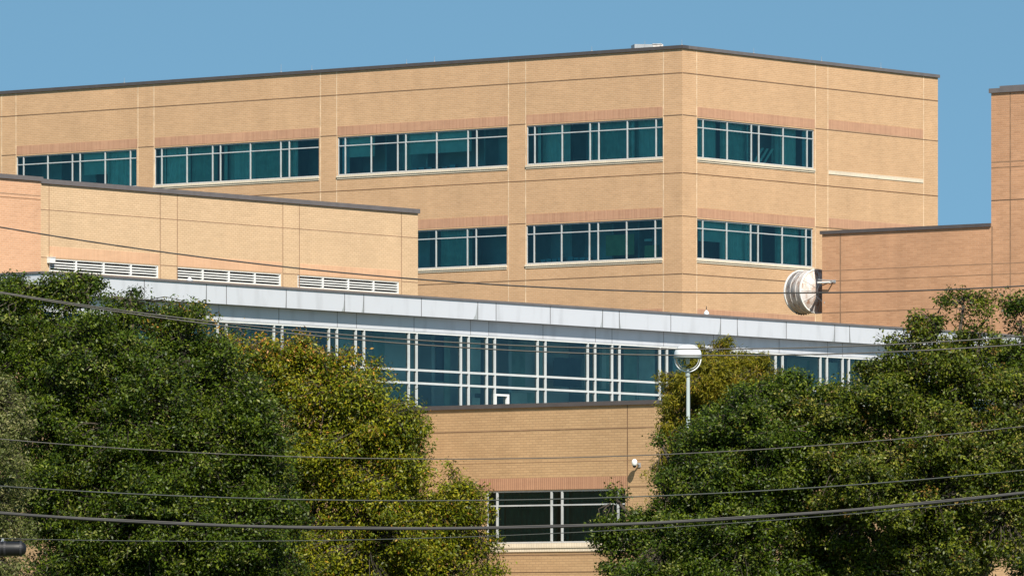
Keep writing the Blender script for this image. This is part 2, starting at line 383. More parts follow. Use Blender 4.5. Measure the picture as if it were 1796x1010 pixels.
cp.fbox(FL, -.07, uLend, zTop - .14, zTop, -.35, .07, M_coping); cp.fbox(FRt, .352, uRend + .07, zTop - .138, zTop - .002, -.35, .068, M_copingL)
cp.fbox(FB, 0, uLend, zTop - .14, zTop - .003, -.35, .06, M_coping)
cp.build("coping", main)
rf = MB(); pts = [FL.P(.1, zTop - .5, -.05), FL.P(uLend - .1, zTop - .5, -.05), FE.P(uRend - .1, zTop - .5, -.1), FRt.P(uRend - .1, zTop - .5, -.1)]
rf.poly(pts, M_roof); rf.build("roof", main)

# lightning rods along the roof edge
rods = [(218, 9, "leftmost short lightning rod"), (493, 15, "taller lightning rod, second from the left"), (547, 9, "short lightning rod, third from the left"), (713, 8, "short faint lightning rod, fourth from the left"),
        (762, 10, "lightning rod, fifth from the left"), (1038, 9, "lone lightning rod left of the pale hatch"), (1131, 12, "tallest lightning rod, standing before the pale hatch"), (1158.6, 8, "short rod at the right end of the pale hatch"),
        (1196, 10, "lightning rod standing right at the corner"), (1322, 10, "first lightning rod right of the corner"), (1441, 9, "middle lightning rod right of the corner"), (1545, 10, "rightmost lightning rod")]
for x, h, t in rods:
    fc = FL if x < 1197 else FRt
    u = fc.U(x, -.1); base = fc.P(u, zTop, -.1)
    r = MB(); hh = h / F * base.y
    Lb = base
    r.tube([base, base + Vector((0, 0, hh))], [.009, .006], M_steel, 6); r.tube([base - Vector((0, 0, .002)), base + Vector((0, 0, .04))], [.04, .03], M_steel, 8)
    r.v = [(a[0] - Lb.x, a[1] - Lb.y, a[2] - Lb.z) for a in r.v]
    o = r.build("lightning_rod"); o.location = Lb
    tag(o, t + ", on the tan office roof edge", "lightning rod", "lightning rods along the roof edge")

# roof hatch by the corner
hb = at(1140, 86, 297.0); hatch = empty("roof_hatch", hb, "low pale equipment box on the tan roof just left of the corner", "roof equipment")
m1 = MB(); fch = Face((at(1113, 80, 297).x, 297), (0.985, 0.17), (0.17, -0.985))
zh = at(1140, 80.6, 298).z
m1.fbox(fch, 0, 0.8, zTop - .5, zh - .02, -.8, 0, M_steel); m1.build("housing", hatch)
m1 = MB(); m1.fbox(fch, 0.802, 1.25, zTop - .5, zh - .02, -.8, 0, M_whiteold); m1.fbox(fch, 0.78, 1.2, zh - .018, zh + .008, -.8, .03, M_whiteold); m1.build("lid", hatch)

# ------------------------------------------------------------------ cream louvred wing
oc = (-.013568 * 275.0, 275.0); FC = Face(oc, dR, nR)
cw = empty("louvred_wing", (oc[0], oc[1], 0), "pale cream brick wing at left with a row of white louvred vents", "building")
Zc = lambda x, y: FC.Z(x, y)
zCt = Zc(733, 367.0); uC0 = FC.U(71.5)
zHead = Zc(733, 495.3); zLb = Zc(700, 515.5)
lv = [(85.5, 278), (310, 493), (522, 700)]
holes = [(FC.U(a), FC.U(b), zLb, zHead - .03) for a, b in lv]
w = MB(); w.wall(FC, uC0, 0, 0, zCt - .05, holes, M_brickCream, .25)
FCe = Face(oc, dL, dR); w.wall(FCe, 0, 12, 0, zCt - .05, [], M_brickCream)
wC = w
FP = FC.shift(0.5); uP1 = FP.U(71.5)
w = MB(); w.wall(FP, uP1 - 14, uP1, 0, zCt + .02, [], M_brickPink)
FPe = Face((FP.P(uP1, 0).x, FP.P(uP1, 0).y), (nR[0], nR[1]), dR); w.wall(FPe, -.6, 0, 0, zCt + .02, [], M_brickPink)
wP = w; j = wC
for x in (86, 281, 311, 496, 525, 704): u = FC.U(x); j.fbox(FC, u - .018, u + .018, 0, zCt - .08, -.02, .003, M_jm)
z = Zc(281, 383.2); j.fbox(FC, uC0, -.01, z - .014, z + .014, -.02, .005, M_jm)
for a, b in ((71.5, 86), (281, 311), (496, 525), (704, 733)): j.fbox(FC, FC.U(a) + .01, FC.U(b) - .01, zHead - .018, zHead + .015, -.02, .005, M_jm)
for xa, ya in ((30, 340.5), (30, 347)): zz = FP.Z(xa, ya); wP.fbox(FP, uP1 - 14, uP1 - .01, zz - .016, zz + .01, -.02, .004, M_jm)
wC.build("wall", cw); wP.build("end_wall", cw)["label"] = "pink brick end wall at the far left of the cream wing"
for a, b_ in ((86.5, 280), (311.5, 495), (525.5, 703)):
    b = MB(); b.fbox(FC, FC.U(a) + .02, FC.U(b_) - .02, zHead + .0, zHead + .42, -.03, .0065, M_soldC); b.uv = [[(p[0], (p[1] - zHead) * .9) for p in q] for q in b.uv]; b.build("soldier_course", cw)
for (a, b_) in lv:
    ua, ub = FC.U(a) + .004, FC.U(b_) - .004; lf = MB()
    lf.fbox(FC, ua, ub, zHead - .07, zHead - .035, -.14, -.01, M_white); lf.fbox(FC, ua, ub, zLb + .004, zLb + .05, -.14, -.01, M_white)
    for i in range(5):
        u = ua + (ub - ua) * i / 4; u = min(max(u, ua + .03), ub - .03)
        lf.fbox(FC, u - .028, u + .028, zLb + .052, zHead - .072, -.14, .0 if 0 < i < 4 else -.012, M_white)
    lo = lf.build("louvre", cw)
    sl = MB(); n = 3; H = zHead - .07 - (zLb + .05)
    for i in range(n):
        zz = zLb + .05 + H * (i + 1.0) / (n + 1) + .03
        p = [FC.P(ua, zz - .015, -.02), FC.P(ub, zz - .015, -.02), FC.P(ub, zz + .0, -.10), FC.P(ua, zz + .0, -.10)]
        q = [v + Vector((0, 0, -.042)) for v in p]
        sl.poly(p, M_white); sl.poly(q, M_white); sl.poly([p[0], p[1], q[1], q[0]], M_white); sl.poly([p[2], p[3], q[3], q[2]], M_white)
    sl.build("slats", lo)
    bk = MB(); bk.fquad(FC, ua - .1, ub + .1, zLb - .1, zHead + .1, -.251, M_dkmetal); bk.build("backing", lo)
cp = MB(); cp.fbox(FC, uC0 + .0, .06, zCt - .17, zCt, -.4, .07, M_copingL); cp.fbox(FCe, .402, 12, zCt - .17, zCt - .003, -.4, .06, M_copingL)
cp.build("coping", cw)
zPt = FP.Z(71, 310.5); cp = MB(); cp.fbox(FP, uP1 - 14, uP1 + .07, zPt - .16, zPt, -.9, .07, M_copingL)
cp.build("end_coping", cw)
rf = MB(); rf.poly([FC.P(uC0 - 14, zCt - .3, -.3), FC.P(-.1, zCt - .3, -.3), FC.P(-.1, zCt - .3, -12), FC.P(uC0 - 14, zCt - .3, -12)], M_roof); rf.build("roof", cw)
# junction box at the louvre
bx = MB(); u0, u1 = FC.U(82), FC.U(91.5); pz = FC.Z(87, 461.5); P0 = FC.P((u0 + u1) / 2, pz, .1)
bx.fbox(FC, u0, u1, pz, pz + .21, .008, .16, M_white); bx.fbox(FC, u0 - .012, u1 + .012, pz + .211, pz + .225, .008, .18, M_white)
um = (u0 + u1) / 2 - .04; bx.fbox(FC, um, um + .035, pz - .75, pz - .001, .008, .04, M_white)
bx.v = [(a[0] - P0.x, a[1] - P0.y, a[2] - P0.z) for a in bx.v]
o = bx.build("junction_box"); o.location = P0; tag(o, "small white electrical box at the left end of the leftmost louvred vent", "electrical box")

# ------------------------------------------------------------------ front brick block
Bo = (.020558 * 215.0, 215.0); BL = Face(Bo, dL, nL); BR = Face(Bo, dR, nR)
zb = lambda y: EYE + (HY - y) / F * 215.0
uG = BL.U(722)                       # where the block meets the glazed hall
fb = empty("front_brick_block", (Bo[0], Bo[1], 0), "low tan brick block in front of the glazed hall, one dark window between the trees", "building")
zBt = zb(701)
wu0, wu1 = BL.U(1097), BL.U(853)
zw1, zw0 = zb(855.3), zb(949.5)
w = MB(); w.wall(BL, 0, uG, 0, zBt - .05, [(wu0, wu1, zw0, zw1)] if wu1 < uG else [(wu0, uG - .01, zw0, zw1)], M_brickBase)
w.wall(BR, 0, 26, 0, zBt - .05, [], M_brickBase); j = w
for x in (1100.5, 737): u = BL.U(x); j.fbox(BL, u - .016, u + .016, 0, zBt - .13, -.02, .003, M_jd)
u = BR.U(1192); j.fbox(BR, u - .016, u + .016, 0, zBt - .13, -.02, .003, M_jd)
for y in (749, 970.5, 1001, 1055):
    z = zb(y); j.fbox(BL, .01, uG, z - .014, z + .014, -.02, .005, M_jd); j.fbox(BR, .01, 26, z - .014, z + .014, -.02, .005, M_jd)
z = zb(852.5); j.fbox(BL, .01, BL.U(1100), z - .013, z + .013, -.02, .005, M_jd)
z = zb(806); j.fbox(BL, .01, uG, z - .006, z + .006, -.02, .005, M_jm)
w.build("wall", fb)
b = MB(); z0 = zw1 + .012; ua = BL.U(1100) + .02; b.fbox(BL, ua, wu1 + .3, z0, z0 + .375, -.03, .0065, M_soldB); b.uv = [[(p[0], (p[1] - z0) * .9 + .01) for p in q] for q in b.uv]; b.build("soldier_course", fb)
make_window(BL, wu1, wu0, zw0, zw1, [0, .074, .467, .543, .942, 1], zw1 - .285 * (zw1 - zw0), fb, "ccLcL", M_glassB, fw=.032, roomm=M_roomd, sillh=.27)
cp = MB(); cp.fbox(BL, -.07, uG - .02, zBt - .13, zBt, -.6, .07, M_coping); cp.fbox(BR, .602, 26, zBt - .13, zBt - .002, -.6, .068, M_coping); cp.build("coping", fb)
rf = MB(); rf.poly([BL.P(.1, zBt - .12, -.3), BL.P(uG - .02, zBt - .12, -.3), BL.P(uG - .02, zBt - .12, -26), BL.P(.1, zBt - .12, -26)], M_roof); rf.build("roof", fb)

# ------------------------------------------------------------------ glazed hall under the white fascia
pg = BL.P(uG, 0); FG = Face((pg.x, pg.y), dR, nR)        # glazing plane
FF = FG.shift(.32); FBd = FG.shift(.02)
hall = empty("glazed_hall", (pg.x, pg.y, 0), "low glazed hall with white mullions under a long white metal fascia", "building")
uF0 = FF.U(75); uF1 = 36.0
zFt = FF.Z(1148, 545.5); zFc = FF.Z(1148, 549.0); zFb = FF.Z(1148, 579.6); zBb = FBd.Z(1150, 606.0)
CF = FF.P(uF0, 0); FFl = Face((CF.x, CF.y), dL, nL)
CB = FBd.P(uF0 + .3, 0); FBl = Face((CB.x, CB.y), dL, nL)
m = MB(); m.fbox(FF, uF0, uF1, zFb, zFc, -.20, 0, M_panel); m.fbox(FFl, .202, 15, zFb, zFc - .001, -.20, 0, M_panel)
fasm = m
m = MB(); m.fbox(FF, uF0 - .04, uF1, zFc + .001, zFt, -.5, .04, M_copingL); m.fbox(FFl, .5, 15, zFc + .001, zFt - .002, -.5, .04, M_copingL); m.build("coping", hall)
js = fasm; jx = [147, 253, 362, 397, 502, 604.5, 638, 739, 838, 870, 965, 1057, 1086, 1176.5, 1264, 1293, 1379, 1464, 1490, 1570, 1650, 1676, 1756]
for x in jx: u = FF.U(x); js.fbox(FF, u - .012, u + .012, zFb + .002, zFc - .002, -.02, .004, M_coping)
stn = fasm
for x, wd in ((604.5, .10), (638, .08), (838, .16), (1057, .09), (1086, .07), (1264, .12), (1293, .05), (1464, .10), (1490, .07), (362, .05), (502, .04)):
    u = FF.U(x); H = zFc - zFb
    r_ = random.Random(int(x)); ht = r_.uniform(.6, .95) * H; sgn = -1 if x not in (1086, 1293, 1490) else 1
    stn.poly([FF.P(u, zFb + .002, .002), FF.P(u + sgn * wd * 1.5, zFb + .002, .002), FF.P(u + sgn * wd * .7, zFb + ht * .35, .002), FF.P(u + sgn * wd * .25, zFb + ht, .002), FF.P(u, zFb + ht, .002)], M_stain)
fasm.build("fascia", hall)
m = MB(); m.fbox(FBd, uF0 + .3, uF1, zBb, zFb - .002, -.3, 0, M_panel); m.fbox(FBl, .302, 15, zBb, zFb - .003, -.3, 0, M_panel)
m.fbox(FF, uF0 + .05, uF1, zFb + .003, zFb + .02, -2, -.33, M_panel)
js = m
for x in jx: u = FF.U(x); js.fbox(FBd, u - .010, u + .010, zBb + .003, zFb - .003, -.02, .003, M_copingL)
js.build("upper_band", hall)
# curtain wall
mull = [-12, 3, 42, 56, 95, 110, 190, 204, 287, 301, 383, 398, 481.6, 496, 578, 592, 625, 639.5, 718, 731.7, 809.5, 823, 855, 869, 944, 957.7, 1032, 1045, 1074.7, 1087.7, 1158.4, 1171, 1241, 1253, 1281, 1293, 1361.4, 1373.7, 1440, 1451.6, 1479, 1490, 1555, 1566.6, 1632, 1643, 1669, 1680, 1742, 1753, 1815, 1826]
mull = [x for x in mull if x > 78]
zt1, zt2 = FG.Z(1150, 670.5), FG.Z(1150, 692.3); zGb = zBt - .35
M_mull = plain("mullion_paint", (0.52, 0.535, 0.53), 0.45, 0.0, 0.06); cwl = MB()
cwl.fbox(FG, uF0 + .35, uF1, zBb - .055, zBb - .003, -.12, .006, M_white)
for zz in (zt1, zt2): cwl.fbox(FG, uF0 + .4, uF1, zz - .034, zz + .034, -.12, -.006, M_mull)
cwl.build("transoms", hall)
for x in mull:
    u = FG.U(x); mm = MB(); mm.fbox(FG, u - .028, u + .028, zGb, zBb - .057, -.12, .0, M_mull); mm.build("mullion", hall)
m = MB(); m.fquad(FG, uF0 + .35, uF1, zGb, zBb - .01, -.06, M_glassP); m.build("glazing", hall)
dr = MB(); ud0, ud1 = FG.U(866.5), FG.U(892); zdt = FG.Z(880, 688.5)
dr.fbox(FG, ud0 + .045, ud0 + .10, zGb, zdt - .112, -.1, .03, M_white); dr.fbox(FG, ud1 - .09, ud1, zGb, zdt - .112, -.1, .03, M_white); dr.fbox(FG, ud0 + .045, ud1, zdt - .11, zdt - .045, -.1, .03, M_white)
dr.build("door_frame", hall)
M_hall = plain("hall_plaster", (0.66, 0.70, 0.68), .9, noise=.25, scale=.5); ins = MB(); ins.fquad(FG, uF0, uF1, zGb - .3, zBb + .3, -2.0, M_hall)
ins.fquad(FG, uF0, uF1, zGb - .3, zGb - .299, -2, M_hall)
for z in (zGb - .3, zBb + .02): ins.poly([FG.P(uF0, z, -.13), FG.P(uF1, z, -.13), FG.P(uF1, z, -2), FG.P(uF0, z, -2)], M_hall)
rr = random.Random(11)
for i in range(14):
    u = uF0 + 2 + i * 4.6 + rr.uniform(-1, 1); ins.fbox(FG, u - .08, u + .08, zGb - .29, zBb + .01, -1.98, -rr.uniform(.7, 1.5), M_hall)
ins.build("interior", hall)
M_cl = plain("interior_panel", (0.70, 0.78, 0.72), 0.9, noise=.1); M_cg = plain("interior_green", (0.40, 0.56, 0.48), 0.9, noise=.15)
def ipan(xa, xb, ya, yb, off, mt):
    fq = FG.shift(off); cur = MB(); cur.fbox(fq, fq.U(xa), fq.U(xb), fq.Z(xb, yb), fq.Z(xa, ya), -.02, 0, mt); cur.build('interior_panel', hall)
for (xa, xb, ya, yb, off, mt) in ((596, 614, 590, 700, -.5, M_cl), (826, 843, 595, 690, -.45, M_cl), (828, 842, 697, 716, -.45, M_curt), (779, 790, 590, 716, -1.2, M_cg), (896, 925, 688, 716, -.6, M_cl), (925, 940, 688, 716, -.7, M_cg),
        (873, 921, 600, 683, -1.5, M_cg), (1048, 1072, 610, 700, -1.3, M_cg), (1040, 1044, 690, 705, -.4, M_cl), (1094, 1117, 612, 700, -1.1, M_cg), (1091, 1114, 692, 704, -.5, M_cl), (1453, 1469, 635, 700, -.5, M_cl), (1376, 1420, 630, 660, -1.4, M_cg), (656, 713, 665, 700, -.8, M_cg), (946, 955, 605, 660, -.5, M_cl)):
    ipan(xa, xb, ya, yb, off, mt)
tones = [M_cl, M_cg, M_cg, M_curt2, plain("interior_grey_green", (0.50, 0.58, 0.55), .9), plain("interior_dark", (0.12, 0.16, 0.17), .9)]
for xa, xb in zip(mull, mull[1:]):
    if xb - xa < 20: continue
    t0 = rr.uniform(0, .6); t1 = min(1, t0 + rr.uniform(.25, .7)); fq = FG.shift(-rr.uniform(.9, 1.7)); ua, ub = fq.U(xa), fq.U(xb)
    q = MB(); zb1 = zGb + rr.choice([0, 0, .8, 1.3]); q.fbox(fq, ua + (ub - ua) * t0, ua + (ub - ua) * t1, zb1, zBb - rr.choice([.02, .02, .5]), -.02, 0, rr.choice(tones)); q.build("interior_panel", hall)
w = MB(); w.wall(FG, uF0 + .3, 0.0, 0, zGb - .005, [], M_brickBase); FGe = Face((FG.P(uF0 + .3, 0).x, FG.P(uF0 + .3, 0).y), dL, nL); w.wall(FGe, 0, 15, 0, zBb, [], M_brickBase)
w.build("base_wall", hall)
m = MB(); m.fbox(FG, uF0 + .2, -.07, zGb - .002, zBt, -.05, .06, M_coping); m.build("base_coping", hall)
rf = MB(); rf.poly([FF.P(uF0 + .1, zFt - .03, -.3), FF.P(uF1, zFt - .03, -.3), FF.P(uF1, zFt - .03, -15), FF.P(uF0 + .1, zFt - .03, -15)], M_roof); rf.build("roof", hall)

# small fixtures on the fascia roof edge
def knob(x, y0, y1, name, label, cat, ant=False):
    u = FF.U(x, -.15); P0 = FF.P(u, zFt, -.15); h = (y1 - y0) / F * P0.y; q = MB()
    q.lathe((0, 0, 0), (0, 0, 1), [(0, .0), (0, .085), (h * .3, .09), (h * .55, .075), (h * .75, .045), (h, .0)], M_white, 16)
    q.lathe((0, 0, -.001), (0, 0, 1), [(0, 0), (0, .11), (.02, .11), (.02, 0)], M_steel, 16)
    if ant: q.tube([(0, 0, h * .7), (0, 0, h + .12)], .012, M_black, 6)
    o = q.build(name, None, True); o.location = P0; tag(o, label, cat)
knob(332.5, 483, 490, "dome_camera", "small white dome on the fascia's roof edge before the middle louvred vent", "dome camera")
knob(1239, 541, 550, "beacon", "small white bell-shaped fixture with thin aerial on the white fascia's roof edge", "roof fixture", True)

# ------------------------------------------------------------------ right wing
kx = (1442 - CX) / F; We = Face((kx * 270.0, 270.0), (0.7871, -0.6168), nL)
rw = empty("stepped_brick_wing", (kx * 270.0, 270, 0), "rose tan brick wing at right stepping up to a tower at the frame edge", "building")
uT = We.U(1738.5); zWt = We.Z(1738, 391.5); zTt = We.Z(1738, 156)
w = MB(); w.wall(We, 0, uT, 0, zWt - .05, [], M_brickWing); w.wall(We, uT, uT + 16, 0, zTt - .05, [], M_brickWing)
WeS = Face((We.o.x, We.o.y), (0.6168, 0.7871), (-0.7871, 0.6168)); w.wall(WeS, 0, 12, 0, zWt - .05, [], M_brickWing)
tp = We.P(uT, 0); WeT = Face((tp.x, tp.y), (0.6168, 0.7871), (-0.7871, 0.6168)); w.wall(WeT, 0, 12, zWt - .3, zTt - .05, [], M_brickWing)
j = w
for x in (1474,): u = We.U(x); j.fbox(We, u - .03, u + .03, 0, zWt - .13, -.02, .003, M_jm)
for x in (1740, 1772): u = We.U(x); j.fbox(We, u - .028, u + .028, 0, (zWt if x == 1740 else zTt) - .13, -.02, .003, M_jm)
for x0_, y_ in ((1442, 475.2), (1442, 493.5), (1442, 549)):
    z = We.Z(x0_, y_); j.fbox(We, .01, uT + 16, z - .016, z + .016, -.02, .005, M_jm)
for y_ in (352, 285, 294.5): z = We.Z(1738, y_); j.fbox(We, uT + .01, uT + 16, z - .018, z + .018, -.02, .005, M_jm if y_ != 352 else M_jd)
w.build("wall", rw)
cp = MB(); cp.fbox(We, -.07, uT - .005, zWt - .13, zWt, -.35, .07, M_coping); cp.fbox(WeS, .352, 12, zWt - .13, zWt - .002, -.35, .07, M_coping); cp.build("coping", rw)
cp = MB(); cp.fbox(We, uT - .07, uT + 16, zTt - .17, zTt, -.35, .07, M_copingL); cp.fbox(WeT, .352, 12, zTt - .17, zTt - .002, -.35, .07, M_copingL)
cp.fbox(We, uT + .35, uT + 16, zTt + .002, zTt + .09, -.36, -.05, M_copingL); cp.build("tower_coping", rw)
rf = MB(); rf.poly([We.P(.1, zWt - .4, -.1), We.P(uT - .01, zWt - .4, -.1), We.P(uT - .01, zWt - .4, -12), We.P(.1, zWt - .4, -12)], M_roof)
rf.poly([We.P(uT + .1, zTt - .4, -.1), We.P(uT + 16, zTt - .4, -.1), We.P(uT + 16, zTt - .4, -12), We.P(uT + .1, zTt - .4, -12)], M_roof); rf.build("roof", rw)

# ------------------------------------------------------------------ drum antenna at the wing's corner
YD = 271.2; dc = at(1433, 511, YD); R = 38.3 / F * YD
ax = Vector((-0.60, 0.80, 0.0)).normalized()      # boresight, away from the viewer to the left
dish = empty("drum_antenna", dc, "large weathered white drum antenna mounted at the corner where the rose brick wing begins", "antenna")
D = 26 / F * YD / 0.60
m = MB(); m.lathe(dc, ax, [(0.02, R * .985), (D, R * .985), (D, R * .955), (.05, R * .955)], M_rust, 56); m.build("shroud", dish, True)
m = MB(); m.lathe(dc, ax, [(-.03, R * .97), (-.03, R * 1.03), (.035, R * 1.03), (.035, R * .97)], M_white, 56); m.lathe(dc, ax, [(D - .03, R * .975), (D - .03, R * 1.025), (D + .03, R * 1.025), (D + .03, R * .96)], M_white, 56); m.build("rim", dish)
m = MB(); m.lathe(dc, ax, [(-.0, R * .97), (-.08, R * .8), (-.15, R * .6), (-.20, R * .4), (-.225, R * .25), (-.225, 0)], M_rust, 56); m.build("reflector_back", dish, True)
m = MB(); m.lathe(dc, ax, [(D - .005, R * .96), (D + .06, R * .5), (D + .08, 0)], M_whiteold, 40); m.build("radome", dish, True)
m = MB()
for t in (.33, .66): m.lathe(dc, ax, [(D * t - .012, R * .984), (D * t - .008, R * 1.0), (D * t + .008, R * 1.0), (D * t + .012, R * .984)], M_whiteold, 56)
for k in range(12):
    an = k * math.pi / 6; rv = Vector((0, 0, 1)) * math.sin(an) + ax.cross(Vector((0, 0, 1))) * math.cos(an)
    m.tube([dc - ax * .235 + rv * R * .26, dc - ax * .155 + rv * R * .62, dc - ax * .01 + rv * R * .97], .014, M_whiteold, 5)
m.build("ribs", dish)
m = MB()
for k in range(14):      # bolts and torn edge scallops on the lower front rim
    an = math.radians(185 + k * 8); a_ = ax.cross(Vector((0, 0, 1))).normalized(); b_ = Vector((0, 0, 1))
    p = dc + ax * (D - .05) + (a_ * -math.cos(an) * 1 + b_ * math.sin(an)) * R * 1.0
    m.tube([p, p + (p - (dc + ax * (D - .05))).normalized() * .05], [.04, .02], M_coping, 6)
m.build("clamps", dish)
a_ = Vector((0.80, 0.60, 0)); back = dc - ax * .30
m = MB(); m.lathe(dc, ax, [(-.215, .22), (-.30, .24), (-.33, .24), (-.33, .15), (-.22, .15)], M_steel, 24)
pipe = back - ax * .14 + a_ * .12
m.tube([pipe + Vector((0, 0, -.62)), pipe + Vector((0, 0, .55))], .057, M_steel, 12)
for zz in (-.25, .25): m.tube([back + Vector((0, 0, zz)) + a_ * .0, pipe + Vector((0, 0, zz))], .045, M_whiteold, 8)
m.tube([pipe + Vector((0, 0, -.55)), dc + a_ * -.32 + ax * -.12 + Vector((0, 0, -.1))], .03, M_whiteold, 8)
m.tube([pipe + Vector((0, 0, -.5)), We.P(.12, pipe.z - .5, 0.0)], .035, M_steel, 8)
m.build("mount", dish)
m = MB(); p0 = pipe + Vector((-.12, -.1, .27)); p1 = We.P(We.U(1462), at(1462, 495, 269.5).z, .22); pm = We.P(-.05, p0.z, .2)
m.tube([p0, pm, p1], .042, M_white, 8); m.tube([p1, p1 - We.n * .24 + Vector((0, 0, .04))], .03, M_steel, 8)
m.tube([pm + Vector((0, 0, .12)), p1 - We.n * .2 + Vector((.05, 0, .07))], .018, M_steel, 6)
m.fbox(We, We.U(1455), We.U(1466), p1.z - .02, p1.z + .10, -.02, .025, M_steel)
m.build("stay_arm", dish)

# ------------------------------------------------------------------ wall camera on the front block
P0 = BL.P(BL.U(1122), zb(809), .0)
wc = empty("wall_camera", P0, "small white security camera bracketed on the tan front block, right of its dark window", "security camera")
m = MB(); e0 = P0 + BL.n * .27
m.lathe(e0 + Vector((0, 0, -.13)), (0, 0, 1), [(0, 0), (.0, .05), (.03, .075), (.10, .09), (.16, .085), (.21, .04), (.21, 0)], M_white, 18); m.build("housing", wc, True)
m = MB(); m.lathe(e0 + Vector((0, 0, -.19)), (0, 0, 1), [(0, 0), (.012, .035), (.04, .055), (.06, .06)], M_black, 14); m.build("lens_dome", wc, True)
m = MB(); m.tube([P0 + Vector((0, 0, -.1)), P0 + BL.n * .2 + Vector((0, 0, -.04)), e0 + Vector((0, 0, .07))], .028, M_steel, 8); m.fbox(BL, BL.U(1122) - .05, BL.U(1122) + .05, P0.z - .17, P0.z - .03, .006, .03, M_steel); m.build("bracket", wc)

# ------------------------------------------------------------------ street lamp
YL = 142.0; lb = at(1207, 700, YL); s = YL / F; hc = at(1206.3, 627, YL)
lamp = empty("street_lamp", (lb.x, lb.y, 0), "white post lamp with domed cap and clear globe rising between the trees", "street lamp")
M_lw = plain("lamp_white_enamel", (0.74, 0.76, 0.76), 0.3, noise=.04, spec=.5)
M_lpost = plain("lamp_post_paint", (0.30, 0.35, 0.34), 0.4, noise=.06)
m = MB(); Rc = 24.3 * s
m.lathe(hc, (0, 0, 1), [(-.01, Rc * .93), (-.015, Rc), (.035, Rc * 1.0), (.09, Rc * .985), (.14, Rc * .93), (.19, Rc * .80), (.23, Rc * .62), (.258, Rc * .38), (.27, Rc * .15), (.272, 0)], M_lw, 40)
m.build("cap", lamp, True)
m = MB(); m.lathe(hc, (0, 0, 1), [(0.02, Rc * .92), (.06, Rc * .7), (.09, .05), (.09, 0)], M_coping, 32); m.lathe(hc, (0, 0, 1), [(-.14, 0), (-.13, .035), (.02, .05), (.08, .05)], M_white, 16); m.build("reflector", lamp, True)
gm, gn, gl, gb = newmat("clear_acrylic"); gn.remove(gb); gt = gn.new("ShaderNodeBsdfTransparent"); gt.inputs[0].default_value = (.93, .94, .94, 1); gg = gn.new("ShaderNodeBsdfGlossy"); gg.inputs["Roughness"].default_value = .03
gx = gn.new("ShaderNodeMixShader"); lw = gn.new("ShaderNodeLayerWeight"); lw.inputs[0].default_value = .12; gl.new(lw.outputs["Fresnel"], gx.inputs[0]); gl.new(gt.outputs[0], gx.inputs[1]); gl.new(gg.outputs[0], gx.inputs[2])
gl.new(gx.outputs[0], [x for x in gn if x.type == 'OUTPUT_MATERIAL'][0].inputs[0])
m = MB(); Rg = Rc * .86
m.lathe(hc, (0, 0, 1), [(-.02 - Rg * math.sin(t), Rg * math.cos(t)) for t in [i * math.pi / 2 / 10 for i in range(11)]], gm, 32); m.build("globe", lamp, True)
m = MB(); nk = hc.z - .02 - Rg * 1.04
for sx in (-1, 1):
    pts = [Vector((hc.x + sx * Rc * .93 * math.cos(t), hc.y - .05, hc.z - .03 - (Rg * 1.07) * math.sin(t))) for t in [i * math.pi / 2 / 10 for i in range(11)]]
    ar = MB(); ar.tube(pts, .014, M_lw, 8); ar.build("arm", lamp, True)
m = MB(); m.lathe((hc.x, hc.y, nk - .12), (0, 0, 1), [(0, 0), (0, .045), (.02, .05), (.10, .045), (.14, .025), (.17, .02), (.17, 0)], M_lpost, 16); m.build("neck", lamp, True)
m = MB(); m.tube([(lb.x, lb.y, 0), (lb.x, lb.y, nk - .11)], [.06, .035], M_lpost, 16); m.tube([(lb.x, lb.y, 0), (lb.x, lb.y, .25)], [.16, .11], M_lpost, 16); m.build("post", lamp, True)

# ------------------------------------------------------------------ overhead wires
M_wd = plain("weathered_dark_wire", (0.025, 0.024, 0.024), .6, noise=.3, scale=1.0)
M_wm = plain("aluminium_wire", (0.06, 0.055, 0.048), .5, noise=.25, scale=1.0)
M_wg = plain("grey_green_wire", (0.035, 0.04, 0.035), .5, noise=.3, scale=1.0)
def wire(pts, Y, rpx, mat, label, name="overhead_wire", extra=None):
    xs, ys = np.array([p[0] for p in pts], float), np.array([p[1] for p in pts], float)
    c = np.polyfit(xs, ys, 2 if len(pts) < 8 else 2)
    f = lambda x: float(np.polyval(c, x))
    X = np.linspace(-900, 2700, 73); P = [at(x, f(x), Y) for x in X]; L0 = P[36]
    q = MB(); q.tube([p - L0 for p in P], rpx * .74 / F * Y, mat, 8)
    if extra:
        dy, rp, m2 = extra
        Q = [at(x, f(x) + dy + .5 * math.sin(x / 55.0), Y + .02) for x in X for x in [x]]
        q.tube([p - L0 for p in Q], rp / F * Y, m2, 6)
    o = q.build(name, None, True); o.location = L0
    tag(o, label, "wire", "overhead wires crossing the view"); return f
wire([(0, 399), (250, 437), (450, 462), (733, 490), (900, 500), (1200, 514), (1350, 514.5), (1500, 512), (1796, 501)], 82, 1.7, M_wd, "highest dark overhead wire, crossing the cream wing's louvres and the drum antenna")
wire([(0, 515), (250, 545), (400, 567), (626, 589), (800, 600.5), (1150, 612), (1228, 613), (1346, 612.5), (1560, 604.5), (1796, 588)], 84, 1.6, M_wm, "light wire, upper one of the pair crossing the lamp's white cap")
wire([(0, 518.5), (250, 548), (400, 570), (626, 595), (800, 609.5), (1150, 623), (1230, 625), (1346, 625), (1560, 618), (1796, 601)], 84, 1.6, M_wm, "light wire, lower one of the pair, just under the lamp's white cap")
wire([(0, 772), (225, 785), (450, 796), (760, 804), (960, 804), (1165, 797), (1500, 779), (1796, 745)], 86, 1.2, M_wm, "thin pale wire crossing the trees at mid height below the glazed hall")
wire([(0, 855), (250, 864), (450, 871), (750, 877), (870, 877.5), (1000, 875), (1200, 869), (1530, 849), (1796, 822)], 80, 1.5, M_wg, "grey wire crossing the upper part of the front block's dark window")
